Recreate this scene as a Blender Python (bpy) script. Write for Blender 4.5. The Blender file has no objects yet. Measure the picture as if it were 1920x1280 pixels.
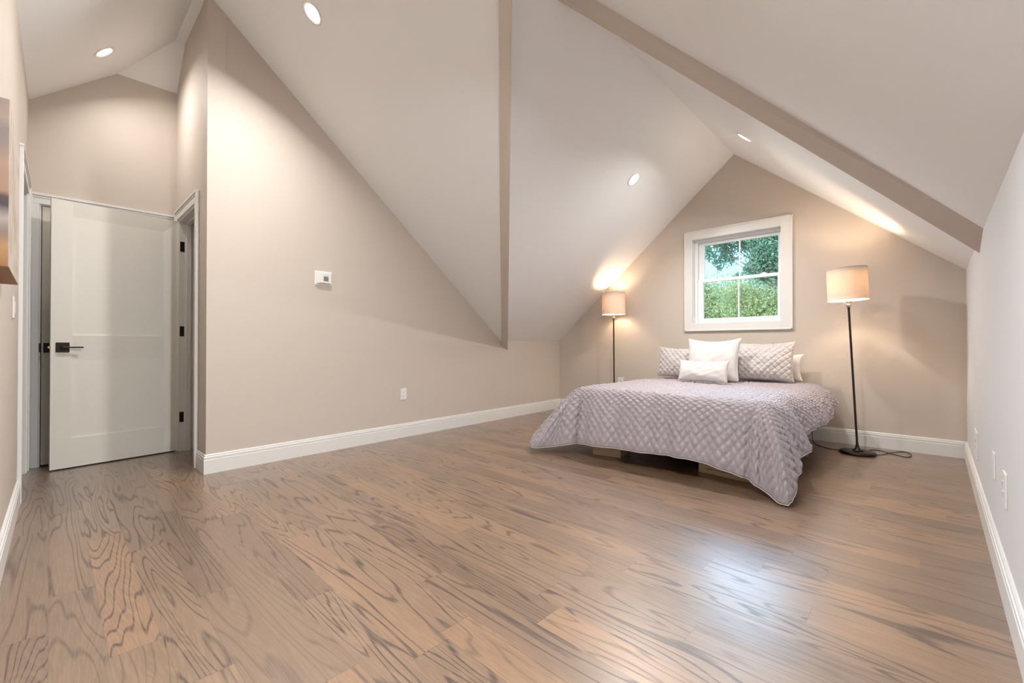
import bpy, bmesh, math, random
import numpy as np
from mathutils import Vector, Matrix

random.seed(7)
SC = bpy.context.scene
COL = SC.collection

# ------------------------------------------------------------------ camera
cam_d = bpy.data.cameras.new('camera')
cam = bpy.data.objects.new('camera', cam_d)
COL.objects.link(cam)
SC.camera = cam
cam.location = (0, 0, 0.945)
cam.rotation_euler = (math.radians(90.4), 0, math.radians(43.74))
cam_d.sensor_width = 36
cam_d.lens = 828.5 / 1920 * 36
cam_d.clip_start = 0.02
cam_d.clip_end = 300

# ------------------------------------------------------------------ world
w = bpy.data.worlds.new('sky')
SC.world = w
w.use_nodes = True
nt = w.node_tree
nt.nodes.clear()
wo = nt.nodes.new('ShaderNodeOutputWorld')
bg = nt.nodes.new('ShaderNodeBackground')
tc = nt.nodes.new('ShaderNodeTexCoord')
sx = nt.nodes.new('ShaderNodeSeparateXYZ')
cr = nt.nodes.new('ShaderNodeValToRGB')
nt.links.new(tc.outputs['Generated'], sx.inputs[0])
nt.links.new(sx.outputs['Z'], cr.inputs[0])
e = cr.color_ramp.elements
e[0].position = 0.0; e[0].color = (0.75, 0.88, 1.0, 1)
e[1].position = 0.6; e[1].color = (0.42, 0.66, 1.0, 1)
m = e.new(0.14); m.color = (0.52, 0.80, 1.0, 1)
# extra sky glow added above the window's view, for daylight and floor reflection
dp = nt.nodes.new('ShaderNodeVectorMath'); dp.operation = 'DOT_PRODUCT'
dp.inputs[1].default_value = tuple(Vector((-0.265, 0.815, 0.515)).normalized())
nt.links.new(tc.outputs['Generated'], dp.inputs[0])
mr = nt.nodes.new('ShaderNodeMapRange'); mr.interpolation_type = 'SMOOTHSTEP'
mr.inputs['From Min'].default_value = 0.935
mr.inputs['From Max'].default_value = 0.975
mr.inputs['To Min'].default_value = 0.80
mr.inputs['To Max'].default_value = 9.5
nt.links.new(dp.outputs['Value'], mr.inputs[0])
nt.links.new(cr.outputs[0], bg.inputs['Color'])
nt.links.new(mr.outputs[0], bg.inputs['Strength'])
nt.links.new(bg.outputs[0], wo.inputs[0])

sun_d = bpy.data.lights.new('sun', 'SUN')
sun_d.energy = 4.0
sun_d.angle = math.radians(2)
sun_d.color = (1, 0.95, 0.86)
sun = bpy.data.objects.new('sun', sun_d)
COL.objects.link(sun)
sun.rotation_euler = (math.radians(48), 0, math.radians(-25))   # from behind the house, over the roof

SC.view_settings.view_transform = 'Standard'
SC.view_settings.look = 'None'
SC.view_settings.gamma = 1
SC.view_settings.use_curve_mapping = False
SC.view_settings.exposure = 1.20

# ------------------------------------------------------------------ helpers
def link(o, parent=None):
    COL.objects.link(o)
    if parent is not None:
        o.parent = parent
        o.matrix_parent_inverse = parent.matrix_world.inverted() if False else Matrix.Identity(4)
    return o

def mesh(name, verts, faces, mat=None, parent=None, smooth=False, uv=None):
    me = bpy.data.meshes.new(name)
    me.from_pydata([tuple(v) for v in verts], [], faces)
    me.update()
    if smooth:
        me.polygons.foreach_set('use_smooth', [True] * len(me.polygons))
    if uv is not None:
        l = me.uv_layers.new(name='UVMap')
        idx = np.zeros(len(me.loops), dtype=np.int32)
        me.loops.foreach_get('vertex_index', idx)
        l.data.foreach_set('uv', np.asarray(uv, dtype=np.float32)[idx].ravel())
    o = bpy.data.objects.new(name, me)
    if mat is not None:
        for mm in (mat if isinstance(mat, (list, tuple)) else [mat]):
            me.materials.append(mm)
    return link(o, parent)

def bmo(name, bm, mat=None, parent=None, smooth=False):
    bmesh.ops.recalc_face_normals(bm, faces=bm.faces)
    me = bpy.data.meshes.new(name)
    bm.to_mesh(me); bm.free()
    if smooth:
        me.polygons.foreach_set('use_smooth', [True] * len(me.polygons))
    o = bpy.data.objects.new(name, me)
    if mat is not None:
        for mm in (mat if isinstance(mat, (list, tuple)) else [mat]):
            me.materials.append(mm)
    return link(o, parent)

def box(bm, x0, x1, y0, y1, z0, z1, bev=0, M=None):
    vs = [bm.verts.new((x, y, z)) for x in (x0, x1) for y in (y0, y1) for z in (z0, z1)]
    fs = [(0, 1, 3, 2), (4, 6, 7, 5), (0, 4, 5, 1), (2, 3, 7, 6), (0, 2, 6, 4), (1, 5, 7, 3)]
    ff = [bm.faces.new([vs[i] for i in f]) for f in fs]
    if bev:
        ed = list({e for f in ff for e in f.edges})
        r = bmesh.ops.bevel(bm, geom=ed, offset=bev, segments=2, affect='EDGES', profile=0.5)
        vs = list({v for v in vs if v.is_valid} | {v for f in r['faces'] for v in f.verts})
    if M is not None:
        bmesh.ops.transform(bm, matrix=M, verts=[v for v in vs if v.is_valid])
    return vs

def poly_prism(bm, pts, d):
    """closed polygon (3D points) extruded by vector d"""
    a = [bm.verts.new(p) for p in pts]
    b = [bm.verts.new(Vector(p) + Vector(d)) for p in pts]
    n = len(pts)
    bm.faces.new(a); bm.faces.new(list(reversed(b)))
    for i in range(n):
        j = (i + 1) % n
        bm.faces.new((a[i], b[i], b[j], a[j]))

def lathe(bm, prof, c=(0, 0, 0), seg=32, M=None, cap0=True, cap1=True):
    rings = []
    vs = []
    for r, z in prof:
        ring = [bm.verts.new((c[0] + r * math.cos(2 * math.pi * k / seg), c[1] + r * math.sin(2 * math.pi * k / seg), c[2] + z)) for k in range(seg)]
        rings.append(ring); vs += ring
    for a, b in zip(rings, rings[1:]):
        for k in range(seg):
            bm.faces.new((a[k], a[(k + 1) % seg], b[(k + 1) % seg], b[k]))
    if cap0: bm.faces.new(rings[0])
    if cap1: bm.faces.new(rings[-1])
    if M is not None:
        bmesh.ops.transform(bm, matrix=M, verts=vs)

def tube(bm, pts, r, seg=10):
    pts = [Vector(p) for p in pts]
    rings = []
    for i, p in enumerate(pts):
        t = (pts[min(i + 1, len(pts) - 1)] - pts[max(i - 1, 0)]).normalized()
        up = Vector((0, 0, 1)) if abs(t.z) < 0.9 else Vector((1, 0, 0))
        a = t.cross(up).normalized(); b = t.cross(a)
        rr = r[i] if isinstance(r, (list, tuple)) else r
        rings.append([bm.verts.new(p + (a * math.cos(2 * math.pi * k / seg) + b * math.sin(2 * math.pi * k / seg)) * rr) for k in range(seg)])
    for a, b in zip(rings, rings[1:]):
        for k in range(seg):
            bm.faces.new((a[k], a[(k + 1) % seg], b[(k + 1) % seg], b[k]))
    bm.faces.new(rings[0]); bm.faces.new(rings[-1])

def spline(pts, n=8):
    P = [Vector(p) for p in pts]
    P = [P[0] * 2 - P[1]] + P + [P[-1] * 2 - P[-2]]
    out = []
    for i in range(1, len(P) - 2):
        p0, p1, p2, p3 = P[i - 1:i + 3]
        for k in range(n):
            t = k / n
            out.append(0.5 * ((2 * p1) + (p2 - p0) * t + (2 * p0 - 5 * p1 + 4 * p2 - p3) * t * t + (3 * p1 - p0 - 3 * p2 + p3) * t ** 3))
    out.append(P[-2])
    return out

def tag(o, label, cat, group=None, kind=None):
    o['label'] = label; o['category'] = cat
    if group: o['group'] = group
    if kind: o['kind'] = kind
    return o

def thing(name, label, cat, loc=(0, 0, 0), rz=0, group=None):
    o = bpy.data.objects.new(name, None)
    o.empty_display_size = 0.1
    COL.objects.link(o)
    o.location = loc; o.rotation_euler = (0, 0, rz)
    return tag(o, label, cat, group)

def struct(o, label=None, cat=None):
    o['kind'] = 'structure'
    if label: o['label'] = label
    if cat: o['category'] = cat
    return o

# ------------------------------------------------------------------ materials
class N:
    def __init__(s, name):
        s.m = bpy.data.materials.new(name); s.m.use_nodes = True
        s.t = s.m.node_tree; s.b = s.t.nodes['Principled BSDF']; s.out = s.t.nodes['Material Output']
    def new(s, typ, **kw):
        n = s.t.nodes.new(typ)
        for k, v in kw.items(): setattr(n, k, v)
        return n
    def l(s, a, b): s.t.links.new(a, b)
    def val(s, n, i, v):
        if hasattr(v, 'is_linked') or hasattr(v, 'links'): s.l(v, n.inputs[i])
        else: n.inputs[i].default_value = v
    def math(s, op, a, b=0.0, c=None):
        n = s.new('ShaderNodeMath', operation=op)
        s.val(n, 0, a); s.val(n, 1, b)
        if c is not None: s.val(n, 2, c)
        return n.outputs[0]
    def mix(s, f, a, b, mode='MIX'):
        n = s.new('ShaderNodeMix', data_type='RGBA', blend_type=mode)
        s.val(n, 0, f); s.val(n, 6, a); s.val(n, 7, b)
        return n.outputs[2]
    def comb(s, x, y, z):
        n = s.new('ShaderNodeCombineXYZ'); s.val(n, 0, x); s.val(n, 1, y); s.val(n, 2, z); return n.outputs[0]

def c4(r, g, b): return (r, g, b, 1)

def simple(name, col, rough=0.5, metal=0, spec=0.5, bump=0, bscale=200, var=0.0, sheen=0):
    s = N(name)
    s.b.inputs['Base Color'].default_value = c4(*col)
    s.b.inputs['Roughness'].default_value = rough
    s.b.inputs['Metallic'].default_value = metal
    s.b.inputs['Specular IOR Level'].default_value = spec
    if sheen:
        s.b.inputs['Sheen Weight'].default_value = sheen
    t = s.new('ShaderNodeTexCoord')
    n = s.new('ShaderNodeTexNoise'); n.inputs['Scale'].default_value = bscale; n.inputs['Detail'].default_value = 3
    s.l(t.outputs['Object'], n.inputs['Vector'])
    if bump:
        b = s.new('ShaderNodeBump'); b.inputs['Strength'].default_value = bump; b.inputs['Distance'].default_value = 0.001
        s.l(n.outputs[0], b.inputs['Height']); s.l(b.outputs[0], s.b.inputs['Normal'])
    if var:
        s.l(s.mix(n.outputs[0], c4(*[c * (1 - var) for c in col]), c4(*[min(1, c * (1 + var)) for c in col])), s.b.inputs['Base Color'])
    return s.m

M_wall = simple('wall_paint', (0.60, 0.53, 0.462), 0.6, bump=0.15, bscale=350, spec=0.35)
M_ceil = simple('ceiling_paint', (0.86, 0.865, 0.87), 0.7, bump=0.12, bscale=300, spec=0.3)
M_rwall = simple('wall_paint_daylight_tint', (0.74, 0.75, 0.77), 0.55, bump=0.15, bscale=350, spec=0.35)  # same wall paint as elsewhere, with cool daylight put into the colour
M_trim = simple('trim_paint', (0.77, 0.755, 0.73), 0.35, bump=0.05, bscale=120)
M_door = simple('door_paint', (0.82, 0.78, 0.70), 0.38, bump=0.05, bscale=120)
M_plate = simple('white_plastic', (0.82, 0.80, 0.77), 0.35)
M_bronze = simple('dark_bronze', (0.030, 0.022, 0.017), 0.38, metal=0.8, bump=0.1)
M_pole = simple('bronze_pole', (0.045, 0.03, 0.022), 0.35, metal=0.7)
M_black = simple('black_rubber', (0.012, 0.012, 0.013), 0.45)
M_slot = simple('slot_dark', (0.03, 0.028, 0.025), 0.6)
M_chrome = simple('brushed_nickel', (0.62, 0.58, 0.52), 0.28, metal=1.0)
M_brass = simple('brass_latch', (0.55, 0.36, 0.2), 0.3, metal=1.0)
M_vinyl = simple('window_vinyl', (0.86, 0.87, 0.88), 0.35)
M_card = simple('cardboard', (0.50, 0.37, 0.24), 0.85, bump=0.2, bscale=60, var=0.06)
M_ink = simple('printing_ink', (0.04, 0.03, 0.03), 0.8)
M_lcd = simple('lcd_screen', (0.22, 0.22, 0.19), 0.2)
M_white = simple('white_linen', (0.68, 0.645, 0.625), 0.9, bump=0.4, bscale=500, sheen=0.3)
M_mattress = simple('mattress_ticking', (0.7, 0.68, 0.66), 0.9, bump=0.3)
M_spring = simple('box_spring_black', (0.02, 0.02, 0.022), 0.9)
M_lining = simple('white_lining', (0.60, 0.57, 0.55), 0.85)

def wood_floor():
    s = N('oak_floor')
    t = s.new('ShaderNodeTexCoord'); sp = s.new('ShaderNodeSeparateXYZ'); s.l(t.outputs['Object'], sp.inputs[0])
    X, Y = sp.outputs[0], sp.outputs[1]
    W, Ln = 0.127, 1.15
    ry = s.math('DIVIDE', Y, W); row = s.math('FLOOR', ry); fy = s.math('FRACT', ry)
    wn = s.new('ShaderNodeTexWhiteNoise', noise_dimensions='1D'); s.l(row, wn.inputs['W'])
    rx = s.math('ADD', s.math('DIVIDE', X, Ln), s.math('MULTIPLY', wn.outputs[0], 17.3)); idx = s.math('FLOOR', rx); fx = s.math('FRACT', rx)
    wn2 = s.new('ShaderNodeTexWhiteNoise', noise_dimensions='2D'); s.l(s.comb(row, idx, 0), wn2.inputs['Vector'])
    rs = s.new('ShaderNodeSeparateColor'); s.l(wn2.outputs['Color'], rs.inputs[0])
    R, G, B = rs.outputs[0], rs.outputs[1], rs.outputs[2]
    # growth rings: contour lines of a stretched noise
    v = s.comb(s.math('ADD', s.math('MULTIPLY', X, 0.6), s.math('MULTIPLY', R, 40.0)),
               s.math('ADD', s.math('MULTIPLY', Y, 6.0), s.math('MULTIPLY', G, 30.0)), s.math('MULTIPLY', B, 20.0))
    n1 = s.new('ShaderNodeTexNoise'); n1.inputs['Scale'].default_value = 1.0; n1.inputs['Detail'].default_value = 2.2; n1.inputs['Roughness'].default_value = 0.42
    n1.inputs['Distortion'].default_value = 0.2
    s.l(v, n1.inputs['Vector'])
    ring = s.math('PINGPONG', s.math('MULTIPLY', n1.outputs[0], s.math('ADD', 10.0, s.math('MULTIPLY', B, 14.0))), 0.5)
    ring = s.math('MULTIPLY', ring, 2.0)
    lin = s.new('ShaderNodeMapRange', interpolation_type='SMOOTHSTEP'); s.l(ring, lin.inputs[0])
    lin.inputs[1].default_value = 0.0; lin.inputs[2].default_value = 0.42; lin.inputs[3].default_value = 1.0; lin.inputs[4].default_value = 0.0
    # pores: fine streaks along the board
    v2 = s.comb(s.math('MULTIPLY', X, 9.0), s.math('ADD', s.math('MULTIPLY', Y, 240.0), s.math('MULTIPLY', n1.outputs[0], 60.0)), R)
    n2 = s.new('ShaderNodeTexNoise'); n2.inputs['Scale'].default_value = 1.0; n2.inputs['Detail'].default_value = 2.0; s.l(v2, n2.inputs['Vector'])
    pore = s.new('ShaderNodeMapRange', interpolation_type='SMOOTHSTEP'); s.l(n2.outputs[0], pore.inputs[0])
    pore.inputs[1].default_value = 0.44; pore.inputs[2].default_value = 0.60; pore.inputs[3].default_value = 1.0; pore.inputs[4].default_value = 0.0
    # blotches
    n3 = s.new('ShaderNodeTexNoise'); n3.inputs['Scale'].default_value = 1.0; n3.inputs['Detail'].default_value = 3.0
    s.l(s.comb(s.math('ADD', s.math('MULTIPLY', X, 2.2), s.math('MULTIPLY', G, 9.0)), s.math('MULTIPLY', Y, 6.0), B), n3.inputs['Vector'])
    ramp = s.new('ShaderNodeValToRGB'); s.l(R, ramp.inputs[0])
    el = ramp.color_ramp.elements
    el[0].position = 0; el[0].color = c4(0.185, 0.115, 0.072)
    el[1].position = 1; el[1].color = c4(0.36, 0.205, 0.112)
    k = el.new(0.4); k.color = c4(0.265, 0.170, 0.108)
    k = el.new(0.8); k.color = c4(0.31, 0.19, 0.112)
    base = s.mix(s.math('MULTIPLY', n3.outputs[0], 0.55), ramp.outputs[0], c4(0.15, 0.09, 0.055))
    dark = s.mix(0.92, base, c4(0.04, 0.02, 0.01))
    amt = s.math('MULTIPLY', lin.outputs[0], s.math('ADD', 0.66, s.math('MULTIPLY', pore.outputs[0], 0.55)))
    amt = s.math('MULTIPLY', amt, s.math('ADD', 0.45, s.math('MULTIPLY', G, 0.55)))
    amt = s.math('MAXIMUM', amt, s.math('MULTIPLY', pore.outputs[0], 0.22))
    col = s.mix(amt, base, dark)
    # seams
    dy = s.math('MINIMUM', fy, s.math('SUBTRACT', 1.0, fy)); dx = s.math('MINIMUM', fx, s.math('SUBTRACT', 1.0, fx))
    seam = s.math('MAXIMUM', s.math('LESS_THAN', dy, 0.004), s.math('LESS_THAN', dx, 0.0009))
    col = s.mix(s.math('MULTIPLY', seam, 0.45), col, c4(0.03, 0.018, 0.01))
    s.l(col, s.b.inputs['Base Color'])
    s.b.inputs['Roughness'].default_value = 0.36
    rr = s.math('ADD', 0.34, s.math('MULTIPLY', lin.outputs[0], 0.10)); s.l(rr, s.b.inputs['Roughness'])
    s.b.inputs['Specular IOR Level'].default_value = 0.75
    s.b.inputs['Coat Weight'].default_value = 1.0
    s.b.inputs['Coat Roughness'].default_value = 0.36
    bp = s.new('ShaderNodeBump'); bp.inputs['Strength'].default_value = 0.15; bp.inputs['Distance'].default_value = 0.0008
    h = s.math('SUBTRACT', s.math('MULTIPLY', amt, -0.7), seam)
    s.l(h, bp.inputs['Height']); s.l(bp.outputs[0], s.b.inputs['Normal'])
    return s.m
M_floor = wood_floor()

def satin(name, col, rough=0.42):
    s = N(name)
    s.b.inputs['Roughness'].default_value = rough
    s.b.inputs['Sheen Weight'].default_value = 0.4
    s.b.inputs['Sheen Roughness'].default_value = 0.4
    t = s.new('ShaderNodeTexCoord')
    n = s.new('ShaderNodeTexNoise'); n.inputs['Scale'].default_value = 38; n.inputs['Detail'].default_value = 4; n.inputs['Distortion'].default_value = 1.2
    s.l(t.outputs['Object'], n.inputs['Vector'])
    b = s.new('ShaderNodeBump'); b.inputs['Strength'].default_value = 0.35; b.inputs['Distance'].default_value = 0.004
    s.l(n.outputs[0], b.inputs['Height']); s.l(b.outputs[0], s.b.inputs['Normal'])
    s.l(s.mix(n.outputs[0], c4(*[c * 0.9 for c in col]), c4(*[c * 1.08 for c in col])), s.b.inputs['Base Color'])
    return s.m
M_satin = satin('satin_quilt', (0.37, 0.32, 0.345))
M_sham = satin('satin_sham', (0.52, 0.475, 0.455))

def shade_mat():
    s = N('lamp_shade_linen')
    s.t.nodes.remove(s.b)
    d = s.new('ShaderNodeBsdfDiffuse'); d.inputs[0].default_value = c4(0.86, 0.78, 0.68)
    tr = s.new('ShaderNodeBsdfTranslucent'); tr.inputs[0].default_value = c4(0.52, 0.40, 0.29)
    mx = s.new('ShaderNodeMixShader'); mx.inputs[0].default_value = 0.25
    n = s.new('ShaderNodeTexNoise'); n.inputs['Scale'].default_value = 400
    t = s.new('ShaderNodeTexCoord'); s.l(t.outputs['Object'], n.inputs['Vector'])
    b = s.new('ShaderNodeBump'); b.inputs['Strength'].default_value = 0.1; s.l(n.outputs[0], b.inputs['Height']); s.l(b.outputs[0], d.inputs['Normal'])
    s.l(d.outputs[0], mx.inputs[1]); s.l(tr.outputs[0], mx.inputs[2]); s.l(mx.outputs[0], s.out.inputs[0])
    return s.m
M_shade = shade_mat()

def emis(name, col, st):
    s = N(name)
    s.b.inputs['Base Color'].default_value = c4(0.9, 0.9, 0.9)
    s.b.inputs['Emission Color'].default_value = c4(*col); s.b.inputs['Emission Strength'].default_value = st
    return s.m
M_bulb = emis('warm_bulb', (1, 0.80, 0.55), 6)
M_lens = emis('downlight_lens', (1, 0.88, 0.74), 7)

def glass_mat():
    s = N('window_glass'); s.t.nodes.remove(s.b)
    tr = s.new('ShaderNodeBsdfTransparent'); tr.inputs[0].default_value = c4(0.93, 0.97, 0.97)
    g = s.new('ShaderNodeBsdfGlossy'); g.inputs['Roughness'].default_value = 0.02
    f = s.new('ShaderNodeFresnel'); f.inputs[0].default_value = 1.45
    mx = s.new('ShaderNodeMixShader'); s.l(f.outputs[0], mx.inputs[0]); s.l(tr.outputs[0], mx.inputs[1]); s.l(g.outputs[0], mx.inputs[2])
    s.l(mx.outputs[0], s.out.inputs[0])
    return s.m
M_glass = glass_mat()

def leaf_mat(name, a, b):
    s = N(name); s.t.nodes.remove(s.b)
    t = s.new('ShaderNodeTexCoord'); n = s.new('ShaderNodeTexNoise'); n.inputs['Scale'].default_value = 1.6; n.inputs['Detail'].default_value = 3
    s.l(t.outputs['Object'], n.inputs['Vector'])
    col = s.mix(n.outputs[0], c4(*a), c4(*b))
    d = s.new('ShaderNodeBsdfDiffuse'); tr = s.new('ShaderNodeBsdfTranslucent'); s.l(col, d.inputs[0]); s.l(col, tr.inputs[0])
    mx = s.new('ShaderNodeMixShader'); mx.inputs[0].default_value = 0.45
    s.l(d.outputs[0], mx.inputs[1]); s.l(tr.outputs[0], mx.inputs[2]); s.l(mx.outputs[0], s.out.inputs[0])
    return s.m
M_leaf_light = leaf_mat('leaf_light', (0.24, 0.34, 0.16), (0.52, 0.58, 0.34))
M_leaf_dark = leaf_mat('leaf_dark', (0.15, 0.30, 0.24), (0.34, 0.52, 0.42))
M_bark = simple('bark', (0.16, 0.12, 0.09), 0.9, bump=0.8, bscale=20, var=0.3)
M_grass = simple('grass', (0.12, 0.22, 0.06), 0.9, bump=0.5, bscale=30, var=0.3)

def canvas_mat():
    s = N('abstract_canvas_paint')
    t = s.new('ShaderNodeTexCoord'); mp = s.new('ShaderNodeMapping'); mp.inputs['Scale'].default_value = (0.5, 1.5, 2.2)
    s.l(t.outputs['Object'], mp.inputs[0])
    n = s.new('ShaderNodeTexNoise'); n.inputs['Scale'].default_value = 2.6; n.inputs['Detail'].default_value = 6; n.inputs['Distortion'].default_value = 0.8
    s.l(mp.outputs[0], n.inputs['Vector'])
    sp = s.new('ShaderNodeSeparateXYZ'); s.l(t.outputs['Object'], sp.inputs[0])
    f = s.math('ADD', s.math('MULTIPLY', sp.outputs[2], 1.0 / 0.535), s.math('MULTIPLY', s.math('SUBTRACT', n.outputs[0], 0.5), 0.28))
    r = s.new('ShaderNodeValToRGB'); s.l(f, r.inputs[0]); el = r.color_ramp.elements
    el[0].position = 0.0; el[0].color = c4(0.30, 0.15, 0.06)
    el[1].position = 1.0; el[1].color = c4(0.30, 0.23, 0.19)
    for p, cc in ((0.12, (0.42, 0.24, 0.11)), (0.2, (0.24, 0.17, 0.13)), (0.30, (0.38, 0.32, 0.29)), (0.385, (0.07, 0.05, 0.055)), (0.42, (0.09, 0.06, 0.06)),
                  (0.45, (0.36, 0.22, 0.15)), (0.62, (0.38, 0.25, 0.18)), (0.78, (0.24, 0.20, 0.18)), (0.9, (0.36, 0.27, 0.22))):
        k = el.new(p); k.color = c4(*cc)
    s.l(r.outputs[0], s.b.inputs['Base Color'])
    s.b.inputs['Roughness'].default_value = 0.6
    b = s.new('ShaderNodeBump'); b.inputs['Strength'].default_value = 0.3; b.inputs['Distance'].default_value = 0.002
    s.l(n.outputs[0], b.inputs['Height']); s.l(b.outputs[0], s.b.inputs['Normal'])
    return s.m
def canvas_face_mat():
    s = N('pale_canvas_paint')
    t = s.new('ShaderNodeTexCoord'); n = s.new('ShaderNodeTexNoise'); n.inputs['Scale'].default_value = 9; n.inputs['Detail'].default_value = 5; n.inputs['Distortion'].default_value = 1.0
    s.l(t.outputs['Object'], n.inputs['Vector'])
    r = s.new('ShaderNodeValToRGB'); s.l(n.outputs[0], r.inputs[0]); el = r.color_ramp.elements
    el[0].position = 0.3; el[0].color = c4(0.36, 0.28, 0.22); el[1].position = 0.55; el[1].color = c4(0.56, 0.48, 0.42)
    s.l(r.outputs[0], s.b.inputs['Base Color']); s.b.inputs['Roughness'].default_value = 0.5
    return s.m
M_canvas = canvas_mat(); M_canvas_face = canvas_face_mat()

# ------------------------------------------------------------------ room geometry
YG, XR, XE, YRET = 5.26, 0.19, -5.0, 0.79
LA, LB = Vector((-3.855, YRET, 0)), Vector((-4.05, YG, 0))          # left wall line
def xl(y): return LA.x + (LB.x - LA.x) * (y - LA.y) / (LB.y - LA.y)
def yn(x): return -0.123 - 0.0100 * (x + 5.0)                         # near wall line
zl = lambda x, y: 1.007 + 0.844 * (x + 4.05) + 0.0553 * (y - 5.26)
zr = lambda x, y: 1.565 + 0.835 * (XR - x)
zc = lambda x, y: 3.53 - 0.80 * (y - 0.79)
zh = lambda x, y: 2.817 + 0.842 * (y + 0.123)
zf = lambda x, y: 3.24 + 0.83 * (x + 5.0)
def solve(eqs, g):
    """point where the listed plane functions agree: eqs = [(f,g)...] on (x,y)"""
    A = []; b = []
    for f, h in eqs:
        d = lambda x, y: f(x, y) - h(x, y)
        A.append([d(1, 0) - d(0, 0), d(0, 1) - d(0, 0)]); b.append(-d(0, 0))
    return np.linalg.solve(np.array(A), np.array(b))
P = solve([(zl, zc), (zl, zr)], None)
gx = solve([(zl, zr), (lambda x, y: y, lambda x, y: YG)], None)
V = solve([(zl, zc), (lambda x, y: x, lambda x, y: LA.x + (LB.x - LA.x) * (y - LA.y) / (LB.y - LA.y))], None)
xh = XR - (3.53 - 1.565) / 0.835
yh = -0.123 + (3.53 - 2.817) / 0.842
# hall slope meets right slope on the near wall line
xn = -1.29
for _ in range(20):
    xn = XR - (zh(xn, yn(xn)) - 1.565) / 0.835
def pz(f, *xy): return [(x, y, f(x, y)) for x, y in xy]
UP = (0, 0, 0.14)
def ceil(name, pts, mat=M_ceil):
    bm = bmesh.new(); poly_prism(bm, pts, UP); return struct(bmo(name, bm, mat))
ceil('ceiling_right', pz(zr, (XR + .15, YG + .15), (XR + .15, yn(XR) - .15), (XR - (zh(0, -.3) - 1.565) / .835, -.30), (xn, yn(xn)), (xh, yh), (xh, YRET), tuple(P), tuple(gx), (gx[0], YG + .15)))
ceil('ceiling_left', pz(zl, (xl(V[1]) - .12, V[1] + .1), (LB.x - .12, YG + .15), (gx[0], YG + .15), tuple(gx), tuple(P), tuple(V)))
ceil('ceiling_dormer', pz(zc, (xl(YRET) - .12, YRET), (V[0] - .12, V[1] + .10), tuple(V), tuple(P), (xh, YRET)))
ceil('ceiling_ridge', [(xh, yh, 3.53), (xh, YRET, 3.53), (LA.x, YRET, 3.53), (LA.x, YRET + .12, 3.53), (XE + .35, YRET + .12, 3.53), (XE + .35, yh, 3.53)])
ceil('ceiling_hall', pz(zh, (XE - .12, -.30), (XR - (zh(0, -.3) - 1.565) / .835, -.30), (xn, yn(xn)), (xh, yh), (XE + .35, yh), (XE, -0.123 + (3.24 - 2.817) / .842), (XE - .12, -0.123 + (3.24 - 2.817) / .842)))
ceil('ceiling_hall_facet', pz(zf, (XE - .12, .25), (XE, -0.123 + (3.24 - 2.817) / .842), (XE + .35, yh), (XE + .35, YRET + .12), (XE - .12, YRET + .12)))

# floor
bm = bmesh.new(); box(bm, -6.5, XR + .15, -1.8, YG + .15, -0.1, 0); struct(bmo('floor', bm, M_floor))

# left wall
bm = bmesh.new()
n = Vector((LB.y - LA.y, -(LB.x - LA.x), 0)).normalized() * -0.12
poly_prism(bm, [LA, (LA.x, LA.y, 3.53), (V[0], V[1], zl(*V)), (LB.x, LB.y, zl(LB.x, LB.y)), LB], n)
struct(bmo('wall_left', bm, M_wall))
# gable wall with window hole
wx0, wx1, wz0, wz1 = -2.075, -1.145, 1.188, 2.185
bm = bmesh.new(); OUT = (0, .16, 0)
xL, xRr, ap = LB.x - .12, XR + .14, gx[0]
def gz(x): return min(zl(x, YG), zr(x, YG)) + .02
poly_prism(bm, [(xL, YG, 0), (wx0, YG, 0), (wx0, YG, gz(wx0)), (xL, YG, gz(xL))], OUT)
poly_prism(bm, [(wx1, YG, 0), (xRr, YG, 0), (xRr, YG, gz(xRr)), (wx1, YG, gz(wx1))], OUT)
poly_prism(bm, [(wx0, YG, 0), (wx1, YG, 0), (wx1, YG, wz0), (wx0, YG, wz0)], OUT)
poly_prism(bm, [(wx0, YG, wz1), (wx1, YG, wz1), (wx1, YG, gz(wx1)), (ap, YG, gz(ap)), (wx0, YG, gz(wx0))], OUT)
struct(bmo('wall_gable', bm, M_wall))
# right knee wall
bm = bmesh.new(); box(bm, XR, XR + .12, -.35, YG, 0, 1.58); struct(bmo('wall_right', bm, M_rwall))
# near wall (doorway to the hall at its far end)
dx0, dx1, dzt = -4.83, -4.0, 2.06
def nearpoly(bm, x0, x1, z0, tops):
    pts = [(x0, yn(x0), z0), (x1, yn(x1), z0)] + [(x, yn(x), z) for x, z in tops]
    poly_prism(bm, pts, (0, -.12, 0))
bm = bmesh.new()
nearpoly(bm, XE - .12, dx0, 0, [(dx0, 2.83), (XE - .12, 2.83)])
nearpoly(bm, dx0, dx1, dzt, [(dx1, 2.83), (dx0, 2.83)])
nearpoly(bm, dx1, XR + .1, 0, [(XR + .1, 1.55), (xn, zh(xn, yn(xn)) + .0), (dx1, 2.83)])
struct(bmo('wall_near', bm, M_wall))
# end wall of the hall with a closed door
ey0, ey1 = -0.060, 0.755
bm = bmesh.new()
yk = -0.123 + (3.24 - 2.817) / .842
def endp(y0, y1, z0, tops):
    poly_prism(bm, [(XE, y0, z0), (XE, y1, z0)] + [(XE, y, z) for y, z in tops], (-.12, 0, 0))
endp(-.25, ey0, 0, [(ey0, zh(0, ey0) + .01), (-.25, zh(0, -.25) + .01)])
endp(ey0, ey1, 2.03, [(ey1, 3.25), (yk, 3.25), (ey0, zh(0, ey0) + .01)])
endp(ey1, YRET + .12, 0, [(YRET + .12, 3.25), (ey1, 3.25)])
struct(bmo('wall_hall_end', bm, M_wall))
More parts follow.
